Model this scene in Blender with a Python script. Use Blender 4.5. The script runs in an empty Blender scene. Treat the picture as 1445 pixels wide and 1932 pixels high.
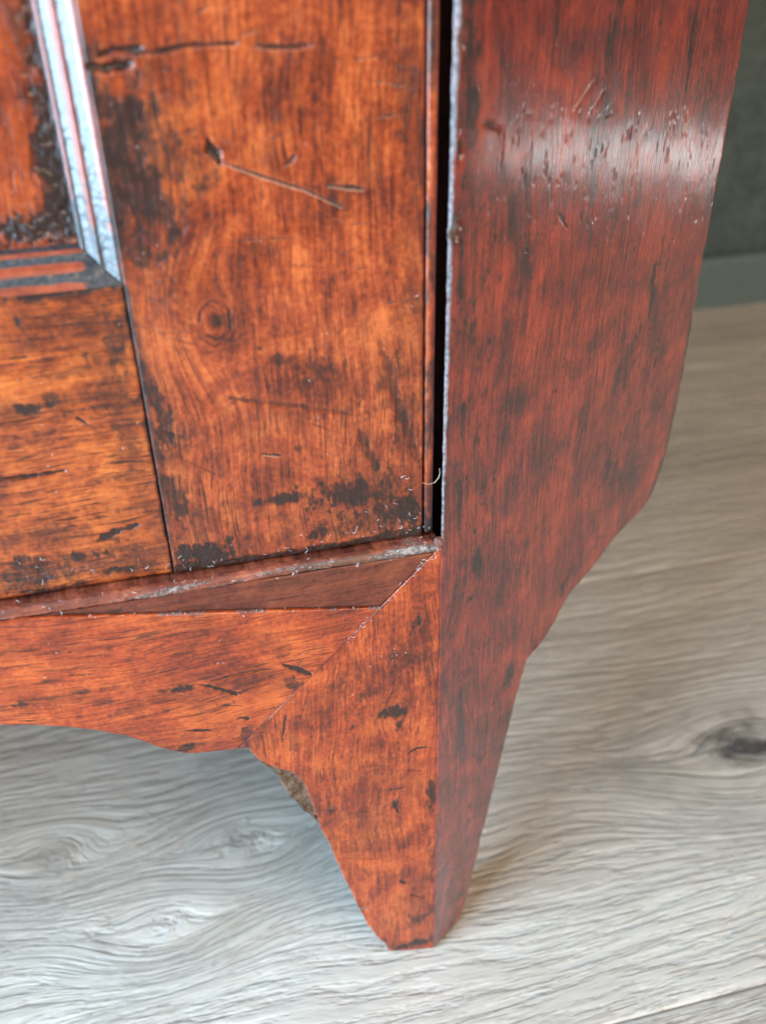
import bpy, math, random
import numpy as np
from mathutils import Vector, Matrix

# ------------------------------------------------------------------ camera, world, lamps, exposure
scene = bpy.context.scene
COL = scene.collection
W_PX, H_PX, F_PX = 1445.0, 1932.0, 1800.0            # photograph's frame and focal length
CX, CY = W_PX / 2, H_PX / 2
CAM_H = 0.33                                          # lens height above the floor
YAW = math.radians(13.0)
def camera_frame():
    d = np.array([(780 - CX) / F_PX, -(3645 - CY) / F_PX, -1.0]); d /= np.linalg.norm(d)
    up = -d
    F = np.array([0, 0, -1.0]); Fh = F - up * F.dot(up); Fh /= np.linalg.norm(Fh)
    Rt = np.cross(Fh, up)
    X = math.sin(YAW) * Fh + math.cos(YAW) * Rt
    Y = np.cross(up, X)
    R = np.array([X, Y, up]).T.copy()                 # camera coords = R @ world
    r = R.T @ np.array([(818 - CX) / F_PX, -(1793 - CY) / F_PX, -1.0])
    return R, r * (CAM_H / r[2])
CAM_R, CAM_P = camera_frame()
cam_data = bpy.data.cameras.new('camera')
cam_data.sensor_fit = 'VERTICAL'; cam_data.sensor_height = 36.0; cam_data.sensor_width = 36.0 * W_PX / H_PX
cam_data.lens = 36.0 * F_PX / H_PX
cam_data.clip_start = 0.01; cam_data.clip_end = 50
cam_data.dof.use_dof = True; cam_data.dof.focus_distance = 0.262; cam_data.dof.aperture_fstop = 10.5
cam = bpy.data.objects.new('camera', cam_data); COL.objects.link(cam)
M4 = Matrix([list(CAM_R.T[i]) + [CAM_P[i]] for i in range(3)] + [[0, 0, 0, 1]])
cam.matrix_world = M4
scene.camera = cam

world = bpy.data.worlds.new('World'); scene.world = world; world.use_nodes = True
bg = world.node_tree.nodes['Background']
bg.inputs['Color'].default_value = (1.0, 0.92, 0.84, 1); bg.inputs['Strength'].default_value = 0.16

def area(name, loc, target, sx, sy, power, color, spread=180):
    l = bpy.data.lights.new(name, 'AREA'); l.shape = 'RECTANGLE'; l.size = sx; l.size_y = sy
    l.energy = power; l.color = color; l.spread = math.radians(spread)
    o = bpy.data.objects.new(name, l); COL.objects.link(o)
    o.location = loc
    o.rotation_euler = (Vector(target) - Vector(loc)).to_track_quat('-Z', 'Y').to_euler()
    return o
# tall glazed door to the left: the cool key light that throws the foot's shadow to the right
area('window_light', (-0.88, -0.36, 0.62), (0.2, -0.10, 0.62), 0.66, 1.2, 51.0, (0.51, 0.765, 1.0))
# soft light of the room behind and above the photographer
area('room_light', (0.72, -1.30, 0.95), (0.05, 0.05, 0.15), 1.4, 0.9, 28.0, (1.0, 0.80, 0.60))
# added unseen lamp: lights floor at right for the corner panel's mirrored band
area('added_patch_light', (1.20, 0.20, 1.15), (1.20, 0.2001, 0), 0.14, 0.34, 13.5, (0.72, 0.87, 1.0), 7)

scene.view_settings.view_transform = 'Standard'; scene.view_settings.look = 'None'
scene.view_settings.exposure = 0.0; scene.view_settings.gamma = 1.0
scene.view_settings.use_curve_mapping = False

# ------------------------------------------------------------------ helpers
def ray(px, py): return CAM_R.T @ np.array([(px - CX) / F_PX, -(py - CY) / F_PX, -1.0])
def hit(px, py, n, o):
    r = ray(px, py); n = np.array(n, float); o = np.array(o, float)
    return CAM_P + r * ((o - CAM_P).dot(n) / r.dot(n))
def on_front(px, py, y=0.0):
    p = hit(px, py, (0, 1, 0), (0, y, 0)); return p[0], p[2]
def on_floor(px, py):
    p = hit(px, py, (0, 0, 1), (0, 0, 0)); return p[0], p[1]
CANT = math.radians(35)
SU = np.array([math.cos(CANT), math.sin(CANT), 0]); SN = np.array([math.sin(CANT), -math.cos(CANT), 0])
def on_side(px, py):
    p = hit(px, py, SN, (0, 0, 0)); return p.dot(SU), p[2]

def hash2(ix, iy, seed):
    h = (ix.astype(np.int64) * 374761393 + iy.astype(np.int64) * 668265263 + seed * 974634777) & 0xFFFFFFFF
    h = ((h ^ (h >> 13)) * 1274126177) & 0xFFFFFFFF
    h = (h ^ (h >> 16)) & 0xFFFFFFFF
    return h.astype(np.float64) / 4294967295.0
def vnoise(x, y, seed=0):
    ix = np.floor(x); iy = np.floor(y); fx = x - ix; fy = y - iy
    fx = fx * fx * fx * (fx * (fx * 6 - 15) + 10); fy = fy * fy * fy * (fy * (fy * 6 - 15) + 10)
    a = hash2(ix, iy, seed); b = hash2(ix + 1, iy, seed); c = hash2(ix, iy + 1, seed); d = hash2(ix + 1, iy + 1, seed)
    return (a * (1 - fx) + b * fx) * (1 - fy) + (c * (1 - fx) + d * fx) * fy
def fbm(x, y, seed=0, oct=4):
    s = 0; a = 0.5; t = 0
    for i in range(oct):
        s = s + a * vnoise(x * 2 ** i + 17.3 * i, y * 2 ** i - 9.1 * i, seed + i); t += a; a *= 0.55
    return s / t
def smooth(e0, e1, x):
    t = np.clip((x - e0) / (e1 - e0), 0, 1); return t * t * (3 - 2 * t)

def tag(o, label=None, cat=None, kind=None, group=None):
    if label: o['label'] = label
    if cat: o['category'] = cat
    if kind: o['kind'] = kind
    if group: o['group'] = group
    return o
def empty(name, loc=(0, 0, 0)):
    o = bpy.data.objects.new(name, None); COL.objects.link(o); o.location = loc; o.empty_display_size = 0.05
    return o
def link(name, me, mat, parent=None):
    o = bpy.data.objects.new(name, me); COL.objects.link(o)
    if mat: me.materials.append(mat)
    if parent: o.parent = parent
    return o
ATTRS = ('stain', 'dust', 'raw')
def mesh_from(name, verts, faces_list, smooth_flags, attrs):
    """faces_list: list of (k,4)/(k,n) int arrays or python lists; one smooth flag for each entry."""
    me = bpy.data.meshes.new(name)
    loops = []; starts = []; totals = []; sm = []
    pos = 0
    for fa, s in zip(faces_list, smooth_flags):
        fa = np.asarray(fa, dtype=np.int32)
        if fa.ndim == 1: fa = fa[None, :]
        k, n = fa.shape
        loops.append(fa.ravel()); starts.append(pos + np.arange(k) * n); totals.append(np.full(k, n)); sm.append(np.full(k, s, bool))
        pos += k * n
    loops = np.concatenate(loops); starts = np.concatenate(starts); totals = np.concatenate(totals); sm = np.concatenate(sm)
    me.vertices.add(len(verts)); me.vertices.foreach_set('co', np.asarray(verts, np.float32).ravel())
    me.loops.add(len(loops)); me.loops.foreach_set('vertex_index', loops.astype(np.int32))
    me.polygons.add(len(starts)); me.polygons.foreach_set('loop_start', starts.astype(np.int32))
    me.polygons.foreach_set('loop_total', totals.astype(np.int32)); me.polygons.foreach_set('use_smooth', sm)
    me.update(calc_edges=True); me.validate()
    for k, v in attrs.items():
        v = np.asarray(v, np.float32)
        if v.ndim == 1:
            a = me.attributes.new(k, 'FLOAT', 'POINT'); a.data.foreach_set('value', v)
        else:
            a = me.attributes.new(k, 'FLOAT_VECTOR', 'POINT'); a.data.foreach_set('vector', v.ravel())
    return me
def quads(n, m, off=0, flip=False):
    i = np.arange(n - 1)[:, None] * m + np.arange(m - 1)[None, :]
    q = np.stack([i, i + 1, i + m + 1, i + m], -1).reshape(-1, 4) + off
    return q[:, ::-1] if flip else q

def seg_dist(A, B, p, q):
    px, py = p; qx, qy = q; dx, dy = qx - px, qy - py
    L = dx * dx + dy * dy + 1e-18
    t = np.clip(((A - px) * dx + (B - py) * dy) / L, 0, 1)
    return np.hypot(A - px - t * dx, B - py - t * dy), t
def stroke(A, B, pts, w, seed=0):
    """0..1 mask of a scratch of half-width w (metres) that thins out at its ends"""
    best = np.zeros_like(A); n = len(pts) - 1
    j = (fbm(A * 600, B * 600, seed + 5, 3) - .5) * w * 1.2
    for i in range(n):
        d, t = seg_dist(A, B, pts[i], pts[i + 1])
        s = (i + t) / n
        ww = w * (0.35 + 0.65 * np.sin(np.pi * np.clip(s, .03, .97)) ** 0.6)
        best = np.maximum(best, 1 - smooth(0.45, 1.15, (d + j) / ww))
    return best
def blob(A, B, c, ra, rb, ang=0.0, seed=0, rough=0.55):
    ca, sa = math.cos(ang), math.sin(ang)
    x = ((A - c[0]) * ca + (B - c[1]) * sa) / ra; y = (-(A - c[0]) * sa + (B - c[1]) * ca) / rb
    r = np.hypot(x, y) + (fbm(A * 300, B * 200, seed + 3, 5) - .5) * 2.6 * rough + (fbm(A * 1300, B * 700, seed + 4, 3) - .5) * 1.1
    return 1 - smooth(0.25, 1.25, r)
PXM = 1.0 / 9500.0       # about one photograph pixel on the front, in metres

class Paint:
    """collects marks for one board; conv turns a photograph pixel into board coordinates"""
    def __init__(s, A, B, conv):
        s.A, s.B, s.conv = A, B, conv
        s.stain = np.zeros_like(A); s.dust = np.zeros_like(A); s.raw = np.zeros_like(A); s.disp = np.zeros_like(A); s.k = 11
    def scratch(s, pts, w, depth=0.0, stain=1.0, dust=0.0):
        s.k += 7
        m = stroke(s.A, s.B, [s.conv(*p) for p in pts], w * PXM, s.k)
        s.stain = np.maximum(s.stain, m * stain); s.disp -= m * depth; s.dust = np.maximum(s.dust, m * dust)
    def spot(s, c, rx, ry, ang=0, stain=1.0, depth=0.0, dust=0.0, raw=0.0, rough=.55):
        s.k += 7
        kk = 1.35 if max(rx, ry) > 12 else 1.0
        m = blob(s.A, s.B, s.conv(*c), rx * kk * PXM, ry * kk * PXM, math.radians(ang), s.k, rough)
        s.stain = np.maximum(s.stain, m * stain * (.8 if max(rx, ry) < 28 else 1)); s.disp -= m * depth * .6; s.dust = np.maximum(s.dust, m * dust); s.raw = np.maximum(s.raw, m * raw)

def slab(name, a_fun, S, T, O, U, N, back, mat, parent, radii, painter, grain='v', seed=0, knots=(), wear=0.6, wave=.0005):
    """A board whose face is a dense grid. a_fun(s,t) -> (a,b) on the face plane; face = O + a*U + b*Z + disp*N.
    radii = (s0, s1, t0, t1) rounding of the four borders (numbers or arrays); back = extrusion vector."""
    n, m = len(S), len(T)
    SS, TT = np.meshgrid(S, T, indexing='ij')
    A, B = a_fun(SS, TT)
    ds0 = np.hypot(A - A[:1, :], B - B[:1, :]); ds1 = np.hypot(A - A[-1:, :], B - B[-1:, :])
    dt0 = np.hypot(A - A[:, :1], B - B[:, :1]); dt1 = np.hypot(A - A[:, -1:], B - B[:, -1:])
    p = painter(A, B)
    disp = p.disp + (fbm(A * 55, B * 40, seed, 3) - .5) * wave
    for d, r in zip((ds0, ds1, dt0, dt1), radii):
        r = np.asarray(r, float) * np.ones_like(A)
        rr = r * (1 - wear / 2 + wear * 1.0 * fbm(A * 320, B * 320, seed + 40, 3)) + 1e-9
        q = np.clip(1 - d / rr, 0, 1)
        disp -= rr * (1 - np.sqrt(np.clip(1 - q * q, 0, 1))) * 0.85
        p.stain = np.maximum(p.stain, 0.0)
    face = O + A[..., None] * U + B[..., None] * np.array([0, 0, 1.0]) + disp[..., None] * N
    # grain coordinates: x along the grain, y across it, bent round the knots
    gx, gy = (B.copy(), A.copy()) if grain == 'v' else (A.copy(), B.copy())
    gy = gy + (fbm(gx * 14, gy * 14, seed + 70, 3) - .5) * 0.010
    for (c, R_) in knots:
        kx, ky = (c[1], c[0]) if grain == 'v' else c
        dx, dy = (gx - kx) * 0.62, gy - ky
        d = np.hypot(dx, dy); w = np.exp(-(d / R_) ** 2)
        gy = gy * (1 - w) + (ky + d * 1.15) * w
        gx = gx * (1 - w) + (kx + np.arctan2(dx, dy) * 0.006) * w
    V = face.reshape(-1, 3)
    ring = np.concatenate([np.arange(m), np.arange(1, n) * m + m - 1, (n - 1) * m + np.arange(m - 2, -1, -1), np.arange(n - 2, 0, -1) * m])
    k = len(ring); base = len(V)
    back = np.array(back, float)
    verts = np.concatenate([V, V[ring], V[ring] + back])
    r1 = base + np.arange(k); r2 = base + k + np.arange(k)
    rim = np.stack([r1, np.roll(r1, -1), np.roll(r2, -1), r2], -1)
    c0 = np.cross(face[1, 0] - face[0, 0], face[0, 1] - face[0, 0])
    flip = c0.dot(N) > 0
    fq = quads(n, m, 0, not flip)
    # quads() winds s then t; choose the winding whose normal is N
    v = V[fq[0]]
    if np.cross(v[1] - v[0], v[2] - v[0]).dot(N) < 0: fq = fq[:, ::-1]; 
    cap = r2
    vv = verts[cap]; area2 = np.zeros(3)
    area2 = np.cross(vv, np.roll(vv, -1, 0)).sum(0)
    if area2.dot(N) > 0:
        cap = cap[::-1]
    else:
        rim = rim[:, ::-1]
    idx = np.concatenate([np.arange(base), ring, ring])
    at = {'stain': p.stain.ravel()[idx], 'dust': p.dust.ravel()[idx], 'raw': p.raw.ravel()[idx],
          'grain': np.stack([gx.ravel(), gy.ravel(), np.full(base, seed * 0.37)], -1)[idx]}
    at['raw'][base + k:] = 1.0
    me = mesh_from(name, verts, [fq, rim, cap], [True, False, False], at)
    return link(name, me, mat, parent)

def sweep(name, prof, L, frame, mat, parent, attrs_fun, disp_fun=None, mitre=None, seed=0, closed=True):
    """Extrude a 2D profile (o,d) along L. frame(l,o,d) -> xyz; mitre(l,o) shifts stations at the ends."""
    prof = np.asarray(prof, float); n, m = len(L), len(prof)
    LL = np.repeat(np.asarray(L)[:, None], m, 1); O_ = np.repeat(prof[None, :, 0], n, 0); D_ = np.repeat(prof[None, :, 1], n, 0)
    if mitre: LL = mitre(LL, O_)
    if disp_fun is not None: D_ = D_ + disp_fun(LL, O_)
    V = frame(LL, O_, D_).reshape(-1, 3)
    at = attrs_fun(LL, O_, D_)
    fq = quads(n, m)
    faces = [fq]; fl = [True]
    if closed:
        i = np.arange(n - 1) * m
        faces.append(np.stack([i + m - 1, i, i + m, i + m + m - 1], -1)); fl.append(False)
        faces.append(np.arange(m)[::-1]); fl.append(False)
        faces.append((n - 1) * m + np.arange(m)); fl.append(False)
    me = mesh_from(name, V, faces, fl, {k: np.asarray(v).reshape(-1) if k != 'grain' else v for k, v in at.items()})
    import bmesh
    bm = bmesh.new(); bm.from_mesh(me); bmesh.ops.recalc_face_normals(bm, faces=bm.faces); bm.to_mesh(me); bm.free()
    return link(name, me, mat, parent)

def boxes(name, lst, mat, parent=None, bevel=0.0):
    V = []; Fq = []
    for (x0, x1, y0, y1, z0, z1) in lst:
        b = len(V)
        V += [(x0, y0, z0), (x1, y0, z0), (x1, y1, z0), (x0, y1, z0), (x0, y0, z1), (x1, y0, z1), (x1, y1, z1), (x0, y1, z1)]
        Fq += [[b, b + 3, b + 2, b + 1], [b + 4, b + 5, b + 6, b + 7], [b, b + 1, b + 5, b + 4], [b + 1, b + 2, b + 6, b + 5], [b + 2, b + 3, b + 7, b + 6], [b + 3, b, b + 4, b + 7]]
    me = bpy.data.meshes.new(name); me.from_pydata(V, [], Fq); me.update()
    o = link(name, me, mat, parent)
    if bevel:
        md = o.modifiers.new('bevel', 'BEVEL'); md.width = bevel; md.segments = 2
    return o

# ------------------------------------------------------------------ materials (all nodes)
class NT:
    def __init__(s, name):
        s.mat = bpy.data.materials.new(name); s.mat.use_nodes = True
        s.t = s.mat.node_tree; s.n = s.t.nodes; s.bsdf = s.n['Principled BSDF']
    def node(s, typ, **kw):
        x = s.n.new(typ)
        for k, v in kw.items(): setattr(x, k, v)
        return x
    def set(s, sock, v):
        if isinstance(v, bpy.types.NodeSocket): s.t.links.new(v, sock)
        elif isinstance(v, tuple) and len(v) == 3 and sock.type == 'RGBA': sock.default_value = (*v, 1)
        else: sock.default_value = v
    def attr(s, name):
        x = s.node('ShaderNodeAttribute', attribute_name=name); return x
    def math(s, op, a, b=0.0, c=None, clamp=False):
        x = s.node('ShaderNodeMath', operation=op, use_clamp=clamp); s.set(x.inputs[0], a); s.set(x.inputs[1], b)
        if c is not None: s.set(x.inputs[2], c)
        return x.outputs[0]
    def vmul(s, a, b):
        x = s.node('ShaderNodeVectorMath', operation='MULTIPLY'); s.set(x.inputs[0], a); s.set(x.inputs[1], b); return x.outputs[0]
    def vadd(s, a, b):
        x = s.node('ShaderNodeVectorMath', operation='ADD'); s.set(x.inputs[0], a); s.set(x.inputs[1], b); return x.outputs[0]
    def noise(s, vec, scale=1.0, detail=3.0, rough=.55, dist=0.0):
        x = s.node('ShaderNodeTexNoise'); s.set(x.inputs['Vector'], vec); x.inputs['Scale'].default_value = scale
        x.inputs['Detail'].default_value = detail; x.inputs['Roughness'].default_value = rough; x.inputs['Distortion'].default_value = dist
        return x.outputs['Fac']
    def ramp(s, fac, stops):
        x = s.node('ShaderNodeValToRGB'); s.set(x.inputs[0], fac); e = x.color_ramp.elements
        while len(e) < len(stops): e.new(0.5)
        for el, (p, c) in zip(e, stops):
            el.position = p; el.color = (*c, 1) if isinstance(c, tuple) else (c, c, c, 1)
        return x.outputs[0]
    def step(s, x, e0, e1):
        m = s.node('ShaderNodeMapRange', interpolation_type='SMOOTHSTEP'); s.set(m.inputs[0], x)
        m.inputs[1].default_value = e0; m.inputs[2].default_value = e1; return m.outputs[0]
    def mix(s, f, a, b, blend='MIX'):
        x = s.node('ShaderNodeMix', data_type='RGBA', blend_type=blend); s.set(x.inputs[0], f); s.set(x.inputs[6], a); s.set(x.inputs[7], b)
        return x.outputs[2]
    def bump(s, h, strength, dist, normal=None):
        x = s.node('ShaderNodeBump'); s.set(x.inputs['Height'], h); x.inputs['Strength'].default_value = strength; x.inputs['Distance'].default_value = dist
        if normal: s.set(x.inputs['Normal'], normal)
        return x.outputs[0]

def wood_material(name, c_dark, c_mid, c_light, pores=1.0, grime=0.0, rough=.30, blotch=1.0, coat=.5, streak=1.0, gloss_bump=1.0, rawcol=(.10, .065, .04), coat_rough=.2, dust_sheen_hi=(.34, .30, .28), dust_sheen_lo=(.05, .042, .038), dust_bump=1.0, aligned=False):
    k = NT(name)
    g = k.attr('grain').outputs['Vector']
    st = k.attr('stain').outputs['Fac']; du = k.attr('dust').outputs['Fac']; rw = k.attr('raw').outputs['Fac']
    pos = k.node('ShaderNodeTexCoord').outputs['Object']
    broad = k.noise(k.vmul(g, (10.0, 110.0, 1.0)), 1, 4, .6, .3)
    fine = k.noise(k.vmul(g, (55.0, 900.0, 1.0)), 1, 4, .65)
    patch = k.noise(pos, 60, 7, .68, .5)
    patch2 = k.noise(k.vmul(g, (22.0, 70.0, 1.0)), 1, 4, .6, .8)
    sp_ = k.noise(pos, 800, 3, .6)
    x = k.math('ADD', k.math('MULTIPLY', broad, .30 * streak), k.math('MULTIPLY', fine, .50 * streak))
    x = k.math('ADD', x, k.math('MULTIPLY', patch, .80 * blotch))
    x = k.math('ADD', x, k.math('MULTIPLY', sp_, .32))
    x = k.math('SUBTRACT', x, (.40 * streak + .40 * blotch + .16) - .5)
    col = k.ramp(x, [(.33, c_dark), (.49, c_mid), (.66, c_light)])
    # pores: short dark dashes along the grain
    po = k.noise(k.vmul(g, (150.0, 1900.0, 1.0)), 1, 2, .5)
    po2 = k.noise(k.vmul(g, (70.0, 1000.0, 1.0)), 1, 2, .5)
    gate = k.step(patch2, .36, .60)
    pore = k.math('MULTIPLY', k.math('MAXIMUM', k.step(po, .56, .66), k.step(po2, .60, .70)), k.math('ADD', k.math('MULTIPLY', gate, .75), .25))
    col = k.mix(k.math('MULTIPLY', pore, .72 * pores, clamp=True), col, tuple(.32 * v for v in c_dark))
    # grime and old varnish: painted mask broken up by noise
    brk = k.math('ADD', k.math('MULTIPLY', k.noise(pos, 330, 6, .72), .5), k.math('MULTIPLY', k.noise(k.vmul(g, (60.0, 600.0, 1.0)), 1, 4, .7), .5))
    wide = k.step(k.math('ADD', k.math('MULTIPLY', k.noise(pos, 24, 4, .6, 1.2), .6), k.math('MULTIPLY', patch2, .4)), .47, .70)
    s_in = k.math('MAXIMUM', st, k.math('MULTIPLY', wide, grime))
    s = k.step(k.math('ADD', s_in, k.math('MULTIPLY', k.math('SUBTRACT', brk, .5), 3.4 if aligned else 2.5)), .42 if aligned else .32, .85 if aligned else 1.05)
    s = k.math('MULTIPLY', s, k.step(s_in, .02, .16))
    soft = k.math('MULTIPLY', s_in, .50 if aligned else .72)
    col = k.mix(soft, col, tuple(.55 * v for v in c_dark))
    col = k.mix(k.math('MULTIPLY', s, .93), col, (.014, .0060, .0045))
    # raw broken wood, dust and the painted edge sheen
    rn = k.noise(pos, 300, 4, .6)
    col = k.mix(rw, col, k.ramp(rn, [(.35, tuple(.45 * v for v in rawcol)), (.65, tuple(1.3 * v for v in rawcol))]))
    dn = k.noise(pos, 1500, 4, .7)
    d = k.step(k.math('ADD', du, k.math('MULTIPLY', k.math('SUBTRACT', dn, .5), 1.5)), .45, .80)
    d = k.math('MULTIPLY', d, k.step(du, .02, .2))
    col = k.mix(k.math('MULTIPLY', d, .85), col, k.ramp(k.noise(pos, 900, 3, .6), [(.35, dust_sheen_lo), (.65, dust_sheen_hi)]))
    k.set(k.bsdf.inputs['Base Color'], col)
    r = k.math('ADD', rough - .10, k.math('MULTIPLY', k.noise(pos, 130, 4, .6), .20))
    r = k.math('ADD', r, k.math('MULTIPLY', s, .10)); r = k.math('ADD', r, k.math('MULTIPLY', k.math('MAXIMUM', rw, d), .45), clamp=True)
    k.set(k.bsdf.inputs['Roughness'], r)
    k.bsdf.inputs['IOR'].default_value = 1.48
    k.set(k.bsdf.inputs['Coat Weight'], k.math('MULTIPLY', coat, k.math('SUBTRACT', 1.0, k.math('MAXIMUM', rw, d), clamp=True), clamp=True))
    k.set(k.bsdf.inputs['Coat Roughness'], k.math('ADD', coat_rough - .10, k.math('MULTIPLY', k.noise(k.vmul(g, (45.0, 160.0, 1.0)), 1, 5, .7), .22)))
    h = k.math('ADD', k.math('MULTIPLY', pore, -.9), k.math('MULTIPLY', fine, .5))
    b = k.bump(h, .35 * gloss_bump, .00022)
    if aligned: b = k.bump(k.math('ADD', k.math('MULTIPLY', k.noise(k.vmul(g, (110.0, 1300.0, 1.0)), 1, 3, .65), 1.3), k.math('MULTIPLY', k.noise(pos, 90, 2, .5), .8)), .85, .00070, b)
    else: b = k.bump(k.noise(pos, 210, 3, .5), .25 * gloss_bump, .0012, b)
    b = k.bump(k.math('ADD', k.math('MULTIPLY', s, -.4), k.math('MULTIPLY', d, k.math('ADD', k.math('MULTIPLY', dn, dust_bump), .6))), .7, .00035, b)
    k.set(k.bsdf.inputs['Normal'], b)
    return k.mat

M_STILE = wood_material('stile_wood', (.092, .0135, .0060), (.33, .052, .0130), (.58, .134, .032), pores=1.0, grime=.60)
M_RAIL = wood_material('rail_wood', (.10, .0155, .005), (.37, .068, .0115), (.58, .140, .023), pores=1.35, grime=.52, streak=1.15)
M_APRON = wood_material('apron_wood', (.115, .0150, .006), (.37, .052, .0110), (.58, .115, .022), pores=1.0, grime=.52)
M_LEG = wood_material('leg_wood', rawcol=(.125, .070, .040), c_dark=(.110, .0145, .006), c_mid=(.36, .051, .011), c_light=(.58, .120, .023), pores=.85, grime=.62, blotch=1.15)
M_WEDGE = wood_material('wedge_wood', (.075, .014, .008), (.15, .030, .013), (.22, .052, .019), pores=.8, grime=.30, rough=.5, coat=.15)
M_SIDE = wood_material('corner_panel_wood', (.042, .0085, .010), (.215, .0235, .0145), (.46, .062, .0215), pores=.85, grime=.62, rough=.36, blotch=1.0, coat=1.0, streak=1.2, gloss_bump=1.1, rawcol=(.12, .05, .035), coat_rough=.16, dust_sheen_hi=(.30, .30, .32), dust_sheen_lo=(.10, .10, .11), dust_bump=.3, aligned=True)  # blue-grey dust colours also paint the edge strip's window reflection
M_PANEL = wood_material('panel_wood', (.09, .014, .006), (.28, .042, .011), (.46, .085, .020), pores=.8, grime=.6)
M_LEDGE = wood_material('ledge_wood', (.10, .025, .016), (.21, .046, .022), (.36, .095, .045), pores=.5, grime=.25, rough=.45, dust_sheen_hi=(.40, .33, .29))
M_DARK = wood_material('carcass_wood', (.05, .014, .008), (.09, .024, .012), (.13, .035, .016), rough=.6, coat=0)

def moulding_material():
    k = NT('moulding_lacquer')
    pos = k.node('ShaderNodeTexCoord').outputs['Object']
    du = k.attr('dust').outputs['Fac']
    lump = k.noise(pos, 1150, 3, .6); big = k.noise(pos, 240, 4, .6)
    col = k.ramp(big, [(.35, (.20, .035, .016)), (.62, (.38, .075, .03))])
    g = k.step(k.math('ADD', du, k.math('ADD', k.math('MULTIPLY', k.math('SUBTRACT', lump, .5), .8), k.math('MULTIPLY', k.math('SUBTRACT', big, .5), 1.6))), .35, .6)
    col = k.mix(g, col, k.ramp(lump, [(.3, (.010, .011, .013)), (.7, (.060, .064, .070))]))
    k.set(k.bsdf.inputs['Base Color'], col)
    k.set(k.bsdf.inputs['Roughness'], k.math('ADD', .30, k.math('MULTIPLY', g, .06)))
    k.bsdf.inputs['Coat Weight'].default_value = 1.0; k.bsdf.inputs['Coat Roughness'].default_value = .25
    k.bsdf.inputs['IOR'].default_value = 1.55
    b = k.bump(k.math('MULTIPLY', lump, k.math('ADD', k.math('MULTIPLY', g, .9), .10)), .30, .00025)
    k.set(k.bsdf.inputs['Normal'], b); k.set(k.bsdf.inputs['Coat Normal'], b)
    return k.mat
M_MOULD = moulding_material()

def plain(name, col, rough, spec=.5):
    k = NT(name); pos = k.node('ShaderNodeTexCoord').outputs['Object']
    k.set(k.bsdf.inputs['Base Color'], k.ramp(k.noise(pos, 900, 3), [(.3, tuple(.7 * v for v in col)), (.7, col)]))
    k.bsdf.inputs['Roughness'].default_value = rough; k.bsdf.inputs['Specular IOR Level'].default_value = spec
    return k.mat
M_LINT = plain('lint_fibre', (.75, .72, .70), .6)
M_HAIR = plain('hair_fibre', (.70, .48, .30), .45)

def floor_material():
    k = NT('grey_oak_plank')
    g = k.attr('grain').outputs['Vector']
    dk = k.attr('stain').outputs['Fac']; lt = k.attr('dust').outputs['Fac']
    pos = k.node('ShaderNodeTexCoord').outputs['Object']
    broad = k.noise(k.vmul(g, (7.0, 60.0, 1.0)), 1, 4, .58, .2)
    mid = k.noise(k.vmul(g, (30.0, 340.0, 1.0)), 1, 4, .62, .2)
    fine = k.noise(k.vmul(g, (85.0, 1000.0, 1.0)), 1, 3, .6)
    x = k.math('ADD', k.math('MULTIPLY', broad, .50), k.math('ADD', k.math('MULTIPLY', mid, .24), k.math('MULTIPLY', fine, .20)))
    tone = k.noise(k.vmul(g, (3.0, 14.0, 1.0)), 1, 3, .5)
    x = k.math('ADD', k.math('ADD', x, .00), k.math('MULTIPLY', k.math('SUBTRACT', tone, .5), .35))
    x = k.math('ADD', k.math('SUBTRACT', x, k.math('MULTIPLY', dk, .34)), k.math('MULTIPLY', lt, .14))
    col = k.ramp(x, [(.10, (.09, .080, .072)), (.27, (.36, .312, .264)), (.41, (.54, .472, .402)), (.56, (.66, .586, .508)), (.72, (.74, .675, .61))])
    cr = k.step(mid, .60, .72)
    col = k.mix(k.math('MULTIPLY', cr, .16), col, (.27, .255, .24))
    k.set(k.bsdf.inputs['Base Color'], col)
    k.set(k.bsdf.inputs['Roughness'], k.math('ADD', .34, k.math('MULTIPLY', mid, .22)))
    k.bsdf.inputs['IOR'].default_value = 1.46
    h = k.math('ADD', k.math('MULTIPLY', k.step(mid, .42, .62), -1.0), k.math('MULTIPLY', fine, .55))
    k.set(k.bsdf.inputs['Normal'], k.bump(h, .85, .0009))
    return k.mat
M_FLOOR = floor_material()

def wall_material(name, c0, c1, b):
    k = NT(name); pos = k.node('ShaderNodeTexCoord').outputs['Object']
    n = k.noise(pos, 150, 6, .7)
    k.set(k.bsdf.inputs['Base Color'], k.ramp(k.math('ADD', k.math('MULTIPLY', n, .7), k.math('MULTIPLY', k.noise(pos, 60, 3), .3)), [(.36, c0), (.62, c1)]))
    k.bsdf.inputs['Roughness'].default_value = .62
    k.set(k.bsdf.inputs['Normal'], k.bump(n, b, .003))
    return k.mat
M_WALL = wall_material('green_grey_wall_paint', (.040, .058, .054), (.086, .116, .108), .8)
M_SKIRT = wall_material('green_grey_skirting_paint', (.094, .128, .119), (.108, .144, .135), .08)

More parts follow.
